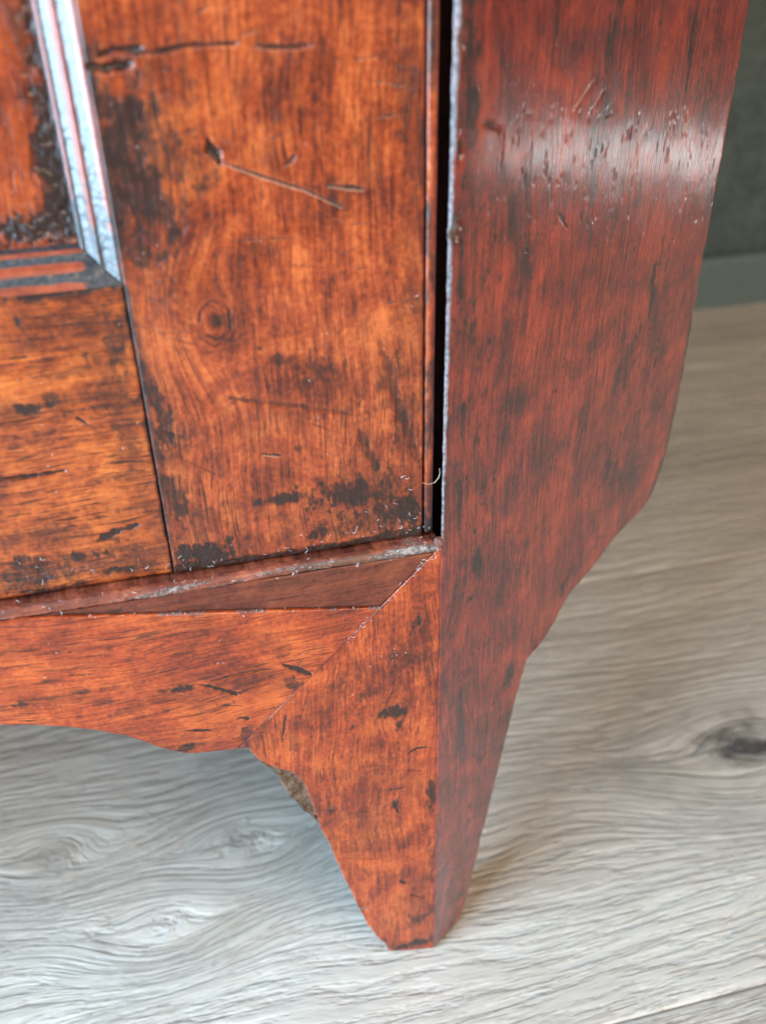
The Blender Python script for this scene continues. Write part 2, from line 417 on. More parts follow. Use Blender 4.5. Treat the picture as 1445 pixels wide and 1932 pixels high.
# ------------------------------------------------------------------ the setting: floor, wall, skirting
floor_root = tag(empty('floor'), kind='structure')
SEAM, PW, PLEN, GAP = -0.041, 0.23, 1.28, 0.0005
knots_floor = [(on_floor(1412, 1402), .034, 1.0), (on_floor(110, 1612), .022, .36), (on_floor(452, 1588), .020, .22), (on_floor(310, 1742), .018, .0)]
def plank(x0, x1, y0, y1, seed):
    vis = y1 > -.3 and x1 > -.35 and x0 < .7
    sp = 0.0022 if vis else .03
    xs = np.linspace(x0, x1, max(3, int((x1 - x0) / sp))); ys = np.linspace(y0, y1, max(3, int((y1 - y0) / sp)))
    e = 0.0007
    xs = np.concatenate([[x0, x0 + e], xs[1:-1], [x1 - e, x1]]); ys = np.concatenate([[y0, y0 + e], ys[1:-1], [y1 - e, y1]])
    X, Y = np.meshgrid(xs, ys, indexing='ij')
    Z = np.zeros_like(X); Z[:, 0] -= e * .7; Z[:, -1] -= e * .7; Z[0, :] -= e * .7; Z[-1, :] -= e * .7
    gx, gy = X.copy(), Y.copy() + (fbm(X * 3.2, Y * 12, seed, 2) - .5) * .026 + (fbm(X * 26, Y * 60, seed + 9, 3) - .5) * .0022
    dk = np.zeros_like(X); lt = np.zeros_like(X)
    for (c, R_, amt) in knots_floor:
        if not (y0 < c[1] < y1): continue
        dx, dy = (X - c[0]) * .60, Y - c[1]
        d = np.hypot(dx, dy); w = np.exp(-(d / R_) ** 2); w2 = np.exp(-(d / (R_ * 2.6)) ** 2)
        gy = gy + np.sign(dy) * 0.0 + w2 * R_ * 0.65 * np.tanh(dy / (R_ * .6))
        gy = gy * (1 - w) + (c[1] + d * 1.1) * w
        gx = gx * (1 - w) + (c[0] + np.arctan2(dy, dx) * .02) * w
        rr = d / R_ + (fbm(X * 90, Y * 160, 77, 3) - .5) * .7
        dk = np.maximum(dk, (1 - smooth(.05, .65, rr)) * amt); 
        dk = np.maximum(dk, .55 * 0.5 * amt * np.exp(-((rr - 1.0) / .25) ** 2) * smooth(-.2, .5, -np.cos(np.arctan2(dy, dx))))
        if amt == 0: lt = np.maximum(lt, .45 * (1 - smooth(.25, .75, rr))); dk = np.maximum(dk, .22 * np.exp(-((rr - .80) / .16) ** 2))
    P = np.stack([X, Y, Z], -1).reshape(-1, 3)
    n, m = X.shape
    ring = np.concatenate([np.arange(m), np.arange(1, n) * m + m - 1, (n - 1) * m + np.arange(m - 2, -1, -1), np.arange(n - 2, 0, -1) * m])
    kk = len(ring); low = P[ring] - np.array([0, 0, .008])
    r2 = len(P) + np.arange(kk)
    rim = np.stack([ring, np.roll(ring, -1), np.roll(r2, -1), r2], -1)
    idx = np.concatenate([np.arange(len(P)), ring])
    at = {'stain': dk.ravel()[idx], 'dust': lt.ravel()[idx], 'grain': np.stack([gx.ravel(), gy.ravel(), np.full(n * m, seed * 1.7)], -1)[idx]}
    me = mesh_from('plank', np.concatenate([P, low]), [quads(n, m)[:, ::-1], rim], [True, False], at)
    return link('plank', me, M_FLOOR, floor_root)
row = 0
y = SEAM - 3 * PW
while y < .53:
    y1 = min(y + PW, .538)
    off = [-.95, -.40, -1.30][row % 3]
    x = off - PLEN
    i = 0
    while x < 2.2:
        x0, x1 = max(x, -1.6), min(x + PLEN, 2.4)
        if x1 - x0 > .05: plank(x0 + GAP / 2, x1 - GAP / 2, y + GAP / 2, y1 - GAP / 2, row * 7 + i * 3 + 5)
        x += PLEN; i += 1
    y += PW; row += 1
boxes('subfloor', [(-1.6, 2.4, SEAM - 3 * PW, .54, -.03, -.0085)], M_DARK, floor_root)
WALL_Y = .538
wall = tag(boxes('wall', [(-1.6, 2.4, WALL_Y, WALL_Y + .1, -.03, 1.6)], M_WALL), kind='structure')
nx = 3
sk_prof = [(0, 0), (0.0, .0405), (.0008, .0435), (.003, .0455), (.012, .046), (.0125, .046), (.0125, 0)]
V = []; 
for xx in (-1.6, 2.4): V += [(xx, .5252 + o, z + .0005) for o, z in sk_prof]
np_ = len(sk_prof)
Fs = [[i, (i + 1) % np_, np_ + (i + 1) % np_, np_ + i] for i in range(np_)] + [list(range(np_))[::-1], [np_ + i for i in range(np_)]]
me = bpy.data.meshes.new('skirting_board'); me.from_pydata(V, [], Fs); me.update()
for p_ in me.polygons: p_.use_smooth = False
sk = link('skirting_board', me, M_SKIRT, wall)

# ------------------------------------------------------------------ the cabinet
CABW = 0.42                                            # distance between its two front corners
Z_LEDGE, Z_DOOR, Z_TOP, DOOR_Y = 0.1836, 0.1852, 0.50, 0.004
cab = tag(empty('cabinet', (0, 0, 0)), 'worn red brown lacquered wooden cabinet with canted corner and bracket foot on grey plank floor', 'cabinet')
def ramped(lo, hi, fine_lo, fine_hi, step, coarse):
    a = []
    if lo < fine_lo: a.append(np.linspace(lo, fine_lo, max(2, int((fine_lo - lo) / coarse)), endpoint=False))
    a.append(np.linspace(max(lo, fine_lo), min(hi, fine_hi), int((min(hi, fine_hi) - max(lo, fine_lo)) / step)))
    if hi > fine_hi: a.append(np.linspace(fine_hi, hi, max(2, int((hi - fine_hi) / coarse)))[1:])
    return np.concatenate(a)
ZV = np.array([0, 0, 1.0]); XV = np.array([1.0, 0, 0]); NF = np.array([0, -1.0, 0])
door_c = lambda px, py: on_front(px, py, DOOR_Y)

# --- door: core (panel field) with its frame pieces as sub-parts
X_ST0, X_ST1 = -0.0684, -0.0042
MW = 0.0078                                            # moulding width
Z_RT = 0.2600                                          # top of the bottom rail
def panel_paint(A, B):
    p = Paint(A, B, lambda px, py: on_front(px, py, .0105))
    for c, rx, ry, s in [((95, 250), 22, 190, .95), ((110, 360), 26, 90, 1.0), ((60, 425), 150, 30, 1.1), ((120, 400), 44, 44, 1.1), ((100, 330), 30, 120, 1.0), ((70, 60), 30, 90, .6)]:
        p.spot(c, rx, ry, 0, s, .0003)
    p.disp += (fbm(A * 900, B * 900, 3, 3) - .5) * .0009 * p.stain
    return p
panel = slab('door', lambda s, t: (s, t), ramped(-CABW + .0684, X_ST0, -.092, -.05, .0004, .02), ramped(Z_RT - .001, Z_TOP - .045, .25, .325, .0004, .02),
             np.array([0, .0105, 0]), XV, NF, (0, .006, 0), M_PANEL, cab, (.0002,) * 4, panel_paint, 'v', 31)

def stile_paint(A, B):
    p = Paint(A, B, door_c)
    S, T = p.scratch, p.spot
    S([(170, 127), (205, 130), (243, 122)], 10, .0009); T((226, 123), 17, 8, 0, 1, .0006)
    S([(186, 106), (215, 93), (265, 90)], 7, .0008); S([(255, 99), (300, 98), (345, 86), (445, 82)], 5, .0006)
    S([(485, 87), (540, 88), (592, 84)], 5, .0006); 
    S([(393, 266), (401, 284), (416, 306)], 11, .0009); S([(418, 307), (500, 335), (575, 358), (645, 390)], 3.4, .0003)
    S([(538, 314), (556, 295)], 6, .0003, .8); S([(618, 350), (690, 357)], 5, .0002, .85)
    S([(436, 752), (560, 765), (660, 782)], 9, .0001, .62); S([(496, 858), (533, 860)], 5, .0005)
    S([(720, 650), (742, 735), (795, 885)], 15, .0002, .72); S([(678, 812), (692, 850), (712, 884)], 14, .0001, .72)
    S([(436, 455), (560, 449)], 3, .0001, .6); S([(690, 790), (800, 690)], 4, 0, .4)
    for c, rx, ry, a, s in [((252, 300), 44, 125, 4, .92), ((215, 285), 22, 110, 0, 1.0), ((320, 300), 50, 60, 0, .72), ((290, 440), 60, 60, 30, .62),
                            ((670, 930), 95, 34, -6, .95), ((752, 962), 58, 52, 0, 1.0), ((600, 705), 45, 45, 60, .72), ((585, 725), 22, 14, 0, .95),
                            ((535, 940), 45, 15, 0, .95), ((592, 1008), 28, 15, 20, .95), ((385, 1042), 80, 34, -8, 1.1), ((330, 940), 26, 120, 8, .85), ((300, 770), 20, 95, 10, .9),
                            ((525, 678), 15, 12, 20, 1), ((490, 657), 7, 7, 0, 1), ((560, 845), 16, 9, 0, .95), ((745, 715), 40, 40, 0, .62), ((770, 800), 40, 150, 0, .6),
                            ((690, 985), 120, 40, 0, .7), ((165, 150), 20, 20, 0, .9), ((700, 300), 30, 80, 0, .42), ((770, 160), 30, 240, 0, .52), ((785, 500), 24, 260, 0, .5), ((440, 950), 40, 26, 0, .5),
                            ((672, 268), 14, 16, 20, .75), ((640, 365), 30, 30, 0, .5), ((520, 190), 26, 60, 0, .45), ((345, 150), 16, 60, 0, .5), ((480, 470), 40, 14, 0, .45)]:
        T(c, rx, ry, a, s)
    for c, rx, ry, a, s in [((720, 900), 130, 150, 0, .46), ((690, 935), 115, 46, -4, .85), ((765, 965), 60, 50, 0, 1.0), ((275, 330), 85, 140, 0, .72), ((225, 270), 40, 90, 0, .95), ((265, 400), 50, 70, 0, .85), ((560, 1000), 330, 60, 8, .44), ((780, 600), 40, 400, 0, .42), ((330, 850), 50, 240, 8, .5), ((270, 360), 90, 190, 0, .5), ((620, 740), 110, 110, 0, .40), ((360, 1010), 90, 90, 0, .55), ((560, 130), 60, 90, 0, .36), ((300, 150), 50, 90, 0, .36), ((480, 800), 130, 60, 0, .3)]:
        T(c, rx, ry, a, s, rough=.9)
    rng = random.Random(4)
    for i in range(16):
        c = (rng.uniform(250, 800), rng.uniform(30, 1020)); T(c, rng.uniform(2.5, 7), rng.uniform(4, 14), rng.uniform(-25, 25), rng.uniform(.6, 1))
    for i in range(26):
        x0, y0 = rng.uniform(240, 760), rng.uniform(30, 990); L = rng.uniform(15, 70); a = rng.uniform(-.5, .5)
        S([(x0, y0), (x0 + L * math.cos(a), y0 + L * math.sin(a))], rng.uniform(1.5, 2.6), .0001, .7)
    kc = door_c(405, 607); kd = np.hypot(A - kc[0], (B - kc[1]) * .86) + (fbm(A * 220, B * 220, 55, 4) - .5) * .0026
    ring = .74 * np.exp(-((kd - .0034) / .0005) ** 2) + .58 * np.exp(-((kd - .0049) / .0004) ** 2) + .42 * np.exp(-((kd - .0063) / .0004) ** 2) + .80 * np.exp(-(np.hypot(A - kc[0] - .0006, B - kc[1]) / .0024) ** 2)
    p.stain = np.maximum(p.stain, ring * (.3 + 1.1 * fbm(A * 350, B * 350, 56, 3)))
    T((760, 985), 50, 34, 0, 0, 0, .38); T((390, 1050), 70, 22, -8, 0, -.0001, .30); T((620, 1030), 200, 12, -9, 0, 0, .25)
    edge = smooth(.0016, .0002, A - X_ST0) * (B < Z_RT)
    p.stain = np.maximum(p.stain, edge * .9)
    hgt = .0018 + .0075 * fbm(A * 90, A * 0, 58, 3) * (smooth(-.030, -.010, A) + smooth(-.045, -.062, A) * 1.2 + .25)
    p.stain = np.maximum(p.stain, 1.05 * smooth(1.0, .35, (B - Z_DOOR) / hgt))
    p.stain = np.maximum(p.stain, .62 * smooth(.0030, .0004, X_ST1 - A) * fbm(A * 60, B * 60, 59, 3) * 1.6)
    p.stain = np.maximum(p.stain, .70 * smooth(.0050, .0006, A - X_ST0) * fbm(A * 70, B * 50, 60, 3) * 1.7)
    p.disp += (fbm(A * 1500, B * 1500, 12, 3) - .5) * .0004 * smooth(.3, .8, p.stain) * (B < .2)
    return p
k_st = [(door_c(405, 607), .0078)]
stile = slab('stile', lambda s, t: (s, t), np.linspace(X_ST0 + .00012, X_ST1, 232), ramped(Z_DOOR, Z_TOP - .002, 0, .316, .00029, .02),
             np.array([0, DOOR_Y, 0]), XV, NF, (0, .017, 0), M_STILE, panel, (.0003, .0004, .0005, .0005), stile_paint, 'v', 3, k_st)
def rail_paint(A, B):
    p = Paint(A, B, door_c); S, T = p.scratch, p.spot
    S([(-20, 907), (60, 900), (122, 890)], 6, .0006); S([(182, 1024), (215, 1005), (262, 993)], 11, .0003, 1); S([(145, 790), (165, 802)], 6, .0003)
    for c, rx, ry, a, s in [((32, 603), 7, 16, 10, 1), ((60, 772), 50, 11, 4, .9), ((190, 768), 70, 10, 4, .8), ((95, 748), 26, 9, -10, .9), ((150, 1052), 55, 12, -4, .95), ((235, 1075), 50, 10, -4, .95),
                            ((60, 1085), 120, 40, 0, .75), ((250, 1050), 90, 50, 0, .62), ((215, 650), 26, 60, 0, .7), ((232, 800), 26, 160, 10, .62), ((90, 556), 130, 12, 4, .95), ((195, 905), 60, 8, 4, .55), ((80, 1010), 90, 26, 0, .55),
                            ((150, 700), 90, 12, 4, .5), ((40, 660), 60, 9, 4, .5), ((250, 960), 70, 8, 4, .6)]:
        T(c, rx, ry, a, s)
    for c, rx, ry, a, s in [((120, 1090), 260, 50, 5, .5), ((285, 900), 50, 300, 8, .46), ((120, 760), 200, 22, 4, .42), ((200, 580), 140, 40, 4, .42)]:
        T(c, rx, ry, a, s, rough=.9)
    rng = random.Random(9)
    for i in range(60):
        x0, y0 = rng.uniform(0, 300), rng.uniform(570, 1090); L = rng.uniform(18, 60)
        S([(x0, y0), (x0 + L, y0 - L * .11)], rng.uniform(1.5, 3.4), .0001, rng.uniform(.45, .85))
    T((120, 1080), 160, 12, 5, 0, -.0001, .42); T((230, 1060), 100, 8, 5, 0, 0, .38)
    p.stain = np.maximum(p.stain, .9 * smooth(.0022, .0002, X_ST0 - A) * fbm(A * 150, B * 150, 18, 3) * 1.7)
    p.stain = np.maximum(p.stain, .9 * smooth(.004, .0003, B - Z_DOOR) * fbm(A * 200, B * 300, 8, 3) * 1.6)
    p.disp += (fbm(A * 1500, B * 1500, 12, 3) - .5) * .0004 * smooth(.3, .8, p.stain) * (B < .2)
    return p
rail = slab('rail', lambda s, t: (s, t), ramped(-CABW + .0686, X_ST0 - .00028, -.118, 1, .00028, .02), np.linspace(Z_DOOR + .0001, Z_RT, 262),
            np.array([0, DOOR_Y + .0003, 0]), XV, NF, (0, .0167, 0), M_RAIL, panel, (.0003, .0004, .0006, .0003), rail_paint, 'h', 8)
# moulding round the panel: o = inward from the frame edge, d = depth behind the door face
def mould_d(o):
    b = .00060 * (np.exp(-((o - .0040) / .0006) ** 2) + .8 * np.exp(-((o - .0069) / .0004) ** 2))
    return .0002 + .60 * np.clip(o - .0004, 0, 1) - b
oo = np.linspace(0, .0074, 38)
dens = np.concatenate([[(0, .0166)], np.stack([oo, mould_d(oo)], -1), [(.0076, .0052), (.0077, .0062), (.0077, .0164)]])
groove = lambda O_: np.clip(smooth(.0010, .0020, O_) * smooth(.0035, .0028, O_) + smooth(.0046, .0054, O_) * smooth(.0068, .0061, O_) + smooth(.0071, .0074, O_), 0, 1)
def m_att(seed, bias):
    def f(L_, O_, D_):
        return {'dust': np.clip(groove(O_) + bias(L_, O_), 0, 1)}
    return f
m_disp = lambda seed: (lambda L_, O_: (fbm(L_ * 1100, O_ * 1100, seed, 3) - .5) * (.00008 + .00017 * groove(O_)) * ((O_ > .0002) & (O_ < .00765)))
vert = sweep('vertical_moulding', dens, ramped(Z_RT, Z_TOP - .0455, 0, .318, .00035, .02),
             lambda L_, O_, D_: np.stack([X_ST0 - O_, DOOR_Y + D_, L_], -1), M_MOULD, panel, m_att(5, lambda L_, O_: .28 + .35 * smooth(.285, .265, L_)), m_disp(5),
             lambda L_, O_: L_ + (O_ + .00008) * np.clip(1 - (L_ - Z_RT) / .04, 0, 1))
horiz = sweep('bottom_moulding', dens, ramped(-CABW + .0684, X_ST0, -.1, 1, .00035, .02),
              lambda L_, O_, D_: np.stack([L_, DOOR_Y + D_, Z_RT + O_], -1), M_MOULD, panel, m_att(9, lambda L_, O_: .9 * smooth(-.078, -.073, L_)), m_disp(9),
              lambda L_, O_: L_ - (O_ + .00008) * np.clip(1 - (X_ST0 - L_) / .04, 0, 1))
boxes('top_rail', [(-CABW + .0686, X_ST0 - .0004, DOOR_Y + .0003, DOOR_Y + .017, Z_TOP - .045, Z_TOP - .002)], M_RAIL, panel, .0006)
# cock bead along the closing edge of the door
bp = [(0, .0165)] + [(.00125 - .00125 * math.cos(t), .0011 - .0012 * math.sin(t) ** .7 if t < 3.1 else .0012) for t in np.linspace(.05, 3.05, 11)] + [(.0025, .0165)]
bead = sweep('edge_bead', bp, ramped(Z_DOOR + .0006, Z_TOP - .002, 0, .318, .0004, .02),
             lambda L_, O_, D_: np.stack([-.0038 + O_, DOOR_Y + D_, L_], -1), M_STILE, panel,
             lambda L_, O_, D_: {'stain': .72 * smooth(.45, .62, fbm(L_ * 70, O_ * 200, 3, 4)) + .6 * smooth(.195, .188, L_), 'dust': 0 * L_, 'raw': 0 * L_,
                                 'grain': np.stack([L_, O_, O_ * 0 + 4], -1).reshape(-1, 3)},
             lambda L_, O_: (fbm(L_ * 400, O_ * 400, 6, 3) - .5) * .0003 * (O_ > .0002) * (O_ < .0023))

# --- ledge: the bottom rail of the frame with its worn, dusty arris
LP = [(.030, .1700), (.030, Z_LEDGE + .0010)] + [(.0024, Z_LEDGE + .0010), (.0020, Z_LEDGE + .0010), (.0016, Z_LEDGE + .0009), (.0012, Z_LEDGE + .0007), (.0008, Z_LEDGE + .0003), (.0005, Z_LEDGE - .0001), (.0003, Z_LEDGE - .0005), (.0003, Z_LEDGE - .0010), (.0004, Z_LEDGE - .0016)] + [(.0025, Z_LEDGE - .0022), (.0025, .170)]
lp = np.array(LP); dl = []
for i in range(len(lp) - 1):
    kx = 2 if 2 <= i <= 9 else 1
    for q in range(kx): dl.append(lp[i] + (lp[i + 1] - lp[i]) * q / kx)
dl.append(lp[-1])
dl = np.array(dl)
def ledge_frame(L_, O_, D_):
    g = np.clip(smooth(.003, .0022, O_), 0, 1) * (D_ > .181)
    nz = (fbm(L_ * 700, O_ * 1500 + D_ * 1500, 4, 4) - .5) * .00045 * g + (fbm(L_ * 60, O_ * 0, 14, 2) - .5) * .0005 * g
    return np.stack([L_, O_ + nz * .6, D_ + nz], -1)
def ledge_att(L_, O_, D_):
    front = smooth(.0013, .0006, O_) * (D_ > .181)
    patchy = fbm(L_ * 90, O_ * 300 + D_ * 500, 21, 3)
    near = smooth(-.024, -.012, L_)
    return {'dust': np.clip(front * (.0 + .58 * patchy) + near * .35 * (O_ < .0026) + .25 * smooth(.55, .7, patchy) * (O_ < .003), 0, 1), 'stain': np.clip(.9 * smooth(.0034, .0042, O_) + .4 * (patchy < .40), 0, 1) * (D_ > .18), 'raw': .5 * front * smooth(.5, .62, fbm(L_ * 40, D_ * 0, 5, 3)),
            'grain': np.stack([L_, O_ + D_, O_ * 0 + 7], -1).reshape(-1, 3)}
ledge = sweep('frame_rail', dl, ramped(-CABW, -.0006, -.122, 1, .00030, .02), ledge_frame, M_LEDGE, cab, ledge_att)

# --- apron with its shaped lower edge, mitred to the leg
AP = [(0, 1370), (60, 1369), (130, 1373), (190, 1381), (240, 1391), (280, 1404), (318, 1416), (345, 1422), (372, 1423), (402, 1420), (430, 1416.5), (449, 1414)]
ap = np.array([on_front(*q) for q in AP])
MX, MZ = ap[-1]                                        # foot of the mitre
xs_o = np.concatenate([[-.145], ap[:, 0]]); zs_o = np.concatenate([[ap[0, 1] + .0002], ap[:, 1]])
Z_MT = Z_LEDGE - .0006
def apron_bottom(x):
    xm = np.where(x < -CABW / 2, -CABW - x, x)
    low = np.interp(xm, xs_o, zs_o)
    mit = MZ + (xm - MX) * (Z_MT - MZ) / (0 - MX)
    return np.where(xm > MX, mit, low + (fbm(xm * 260, xm * 0, 5, 3) - .5) * .0006)
w0, w1 = on_front(150, 1164), on_front(700, 1148)
def apron_top(x):
    xm = np.where(x < -CABW / 2, -CABW - x, x)
    zt = w0[1] + (xm - w0[0]) * (w1[1] - w0[1]) / (w1[0] - w0[0])
    zt = np.minimum(zt, Z_MT - .0012)
    mit = MZ + (xm - MX) * (Z_MT - MZ) / (0 - MX)
    return np.maximum(np.where(x < -CABW / 2, Z_MT - .0012, zt), mit + .00002)
XJ = w1[0]                                             # where the wedge's lower edge meets the mitre
xj = XJ
for _ in range(60): 
    mit = MZ + (xj - MX) * (Z_MT - MZ) / (0 - MX); zt = w0[1] + (xj - w0[0]) * (w1[1] - w0[1]) / (w1[0] - w0[0]); xj += .5 * (zt - mit)
def apron_paint(A, B):
    p = Paint(A, B, on_front); S, T = p.scratch, p.spot
    S([(535, 1255), (560, 1262), (588, 1274)], 9, .0004); S([(392, 1296), (420, 1303), (448, 1312)], 9, .0003); S([(400, 1285), (470, 1268), (520, 1262)], 5, .0002, .8); S([(355, 1380), (400, 1378)], 6, .0003)
    S([(450, 1355), (470, 1356)], 9, .0003); S([(370, 1290), (460, 1310)], 5, .0001, .8)
    for c, rx, ry, a, s in [((38, 1330), 26, 9, -4, 1), ((132, 1231), 8, 6, 0, 1), ((345, 1300), 40, 13, 0, .95), ((352, 1412), 46, 12, 0, .9), ((155, 1305), 40, 8, -4, .8), ((200, 1325), 26, 9, 0, .85), ((430, 1330), 60, 10, 5, .6),
                            ((430, 1200), 30, 24, 40, .62), ((470, 1290), 60, 20, 0, .6), ((560, 1290), 30, 20, -45, .8), ((470, 1385), 26, 20, -45, .95), ((300, 1345), 60, 5, 5, .7), ((250, 1340), 70, 12, 5, .5), ((360, 1260), 70, 8, 0, .5)]:
        T(c, rx, ry, a, s)
    for c, rx, ry, a, s in [((430, 1290), 170, 34, 0, .46), ((100, 1320), 160, 20, 0, .42), ((300, 1200), 200, 16, 0, .36), ((520, 1220), 80, 30, -20, .42), ((360, 1390), 100, 30, 0, .42)]:
        T(c, rx, ry, a, s, rough=.9)
    rng = random.Random(21)
    for i in range(52):
        x0, y0 = rng.uniform(0, 600), rng.uniform(1185, 1400); L = rng.uniform(12, 55)
        S([(x0, y0), (x0 + L, y0 + L * rng.uniform(-.12, .05))], rng.uniform(1.4, 2.8), .0001, rng.uniform(.4, .8))
    top = apron_top(A[0] if A.ndim == 1 else A)
    p.dust = np.maximum(p.dust, .62 * smooth(.0010, .0002, top - B) * smooth(-.125, -.085, A) * smooth(.40, .62, fbm(A * 120, B * 300, 4, 3)) * (A < xj))
    p.stain = np.maximum(p.stain, .8 * smooth(.0016, .0002, B - apron_bottom(A)) * fbm(A * 160, B * 160, 8, 3) * 1.5 * (A < MX))
    return p
apron = slab('apron', lambda s, t: (s, apron_bottom(s) + t * (apron_top(s) - apron_bottom(s))), ramped(-CABW + .02, xj - .0004, -.124, 1, .00028, .006), np.linspace(0, 1, 170),
             np.array([0, 0, 0]), XV, NF, (0, .011, 0), M_APRON, cab, (.0001, .0001, .0008, .0005), apron_paint, 'h', 14)
def wedge_paint(A, B):
    p = Paint(A, B, on_front)
    p.spot((200, 1160), 60, 10, 0, .7); p.spot((560, 1100), 80, 14, 0, .5)
    p.dust = np.maximum(p.dust, .5 * smooth(.0008, .0001, B - apron_top(A)) * smooth(.45, .6, fbm(A * 150, B * 200, 14, 3)))
    p.stain = np.maximum(p.stain, .8 * smooth(.0012, .0002, B - apron_top(A)))
    return p
def wedge_map(s, t):
    lo = np.where(s < xj, apron_top(np.minimum(s, xj - .0004)) + .00012, MZ + (s - MX) * (Z_MT - MZ) / (0 - MX) + .0002)
    return s, lo + t * np.maximum(Z_MT - .0016 - lo, .0001)
wedge = slab('wedge_strip', wedge_map, ramped(-.1105, -.0022, -.2, 1, .0004, .01), np.linspace(0, 1, 46),
             np.array([0, .0007, 0]), XV, NF, (0, .0016, 0), M_WEDGE, apron, (.0001, .0001, .0002, .0003), wedge_paint, 'h', 17)

# --- leg with bracket foot
LG = [(468, 1414), (484, 1433), (494, 1448), (516, 1462), (529, 1479), (549, 1511), (574, 1537), (595, 1552), (607, 1566), (624, 1599), (641, 1637), (666, 1691), (683, 1728), (703, 1765), (716, 1786), (728, 1795)]
lg = np.array([on_front(*q) for q in LG])
lz = np.concatenate([[0.0], lg[::-1, 1], [MZ - .0001, MZ, Z_MT]]); lx = np.concatenate([[lg[-1, 0] + .0015], lg[::-1, 0], [MX + .0028, MX, 0.0 - .0003]])
o_ = np.argsort(lz, kind='stable'); lz, lx = lz[o_], lx[o_]
def smoothed(zk, xk, lo, hi, sig):
    zz = np.arange(lo - .01, hi + .01, .0002); xx = np.interp(zz, zk, xk)
    kn = np.exp(-.5 * (np.arange(-30, 31) * .0002 / sig) ** 2); kn /= kn.sum()
    return zz, np.convolve(np.pad(xx, 30, 'edge'), kn, 'valid')
lzz, lxx = smoothed(lz[lz < MZ - .0005], lx[lz < MZ - .0005], 0, MZ - .001, .0012)
def leg_left(z):
    return np.where(z < MZ - .0004, np.interp(z, lzz, lxx), np.interp(z, lz, lx)) + (fbm(z * 300, z * 0, 8, 3) - .5) * .0008 * smooth(MZ + .001, MZ - .002, z) 
def leg_paint(A, B):
    p = Paint(A, B, on_front); S, T = p.scratch, p.spot
    for c, rx, ry, a, s, d in [((742, 1345), 42, 24, -10, .95, .0002), ((752, 1368), 14, 22, 0, .95, 0), ((630, 1531), 17, 13, 0, 1, .0004), ((566, 1352), 9, 7, 0, 1, .0003), ((787, 1178), 12, 26, -20, 1, .0003), ((800, 1240), 14, 26, 0, .9, 0), ((700, 1310), 60, 16, 20, .6, 0),
                               ((640, 1290), 70, 16, 40, .55, 0), ((745, 1520), 12, 16, 0, .9, .0002), ((785, 1780), 80, 22, 5, 1.05, .0), ((790, 1735), 34, 34, 0, .8, 0), ((815, 1500), 16, 80, 0, .85, 0), ((760, 1250), 60, 30, 0, .62, 0), ((665, 1370), 9, 18, 0, .8, 0),
                               ((700, 1480), 60, 120, -24, .48, 0), ((690, 1600), 60, 20, 0, .5, 0), ((815, 1620), 14, 90, 0, .62, 0), ((558, 1400), 24, 40, 30, .45, 0), ((810, 1300), 10, 120, 0, .55, 0)]:
        T(c, rx, ry, a, s, d)
    S([(770, 1424), (785, 1415), (806, 1411)], 6, .0004); S([(738, 1492), (765, 1486)], 5, .0003); S([(745, 1515), (752, 1535)], 7, .0003); S([(540, 1350), (533, 1400)], 5, .0002, .8); S([(775, 1690), (800, 1695)], 6, .0003, .9); S([(755, 1662), (765, 1668)], 8, .0003)
    S([(770, 1455), (800, 1456)], 4, .0003, .7); S([(640, 1620), (724, 1621)], 2.2, .0002, .5); S([(724, 1621), (702, 1712)], 2.0, .0001, .4)
    for c, rx, ry, a, s in [((790, 1220), 60, 130, 0, .48), ((690, 1560), 80, 170, -24, .46), ((740, 1340), 90, 60, 0, .42), ((780, 1700), 60, 120, 0, .42), ((610, 1330), 120, 50, 40, .42), ((770, 1480), 60, 60, 0, .36)]:
        T(c, rx, ry, a, s, rough=.9)
    rng = random.Random(33)
    for i in range(26):
        y0 = rng.uniform(1130, 1760); x0 = rng.uniform(max(480, 480 + (y0 - 1400) * .62), 815); L = rng.uniform(3, 9)
        T((x0, y0), rng.uniform(2, 5), L, rng.uniform(-30, 10), rng.uniform(.55, .95))
    for i in range(30):
        y0 = rng.uniform(1200, 1500); x0 = rng.uniform(560, 760); L = rng.uniform(14, 40); S([(x0, y0), (x0 - L * .3, y0 + L)], 1.8, .0001, .6)
    # chipped-away edge: broken surface set back from the face
    chip = np.zeros_like(A)
    face_edge = [(492, 1436), (520, 1450), (552, 1458), (574, 1478), (586, 1511), (596, 1535), (606, 1560)]
    pe = np.array([on_front(*q) for q in face_edge]); o2 = np.argsort(pe[:, 1])
    xe = np.interp(B, pe[o2, 1], pe[o2, 0]) + (fbm(A * 500, B * 500, 9, 3) - .5) * .0009
    inz = smooth(pe[:, 1].min() - .0008, pe[:, 1].min() + .0004, B) * smooth(pe[:, 1].max() + .0006, pe[:, 1].max() - .0003, B)
    chip = smooth(.0003, -.0003, A - xe) * inz
    p.disp -= chip * (.0011 + (fbm(A * 500, B * 500, 19, 3) - .5) * .0016); p.raw = np.maximum(p.raw, chip); 
    p.stain *= (1 - chip)
    d_low = on_front(597, 1556); m = blob(A, B, d_low, .0012, .0012, 0, 5, .3); p.dust = np.maximum(p.dust, m * .5)
    m = blob(A, B, on_front(688, 1718), .0012, .0016, 0, 5, .4); p.dust = np.maximum(p.dust, m * .8); p.disp -= m * .0006
    mit = np.abs((A - MX) * (Z_MT - MZ) / (0 - MX) + MZ - B)
    p.dust = np.maximum(p.dust, .42 * smooth(.0006, .0002, mit) * smooth(.162, .172, B)); p.stain = np.maximum(p.stain, .5 * smooth(.0012, .0003, mit) * fbm(A * 200, B * 200, 66, 3) * 1.5)
    return p
ZL = ramped(0.0, Z_MT, -1, 1, .00034, .01)
def leg_map(s, t):
    a = leg_left(t) + s * (-.00015 - leg_left(t))
    return a, t + .0047 * np.clip(-a / .0152, 0, 1.15) * np.clip(1 - t / .03, 0, 1)
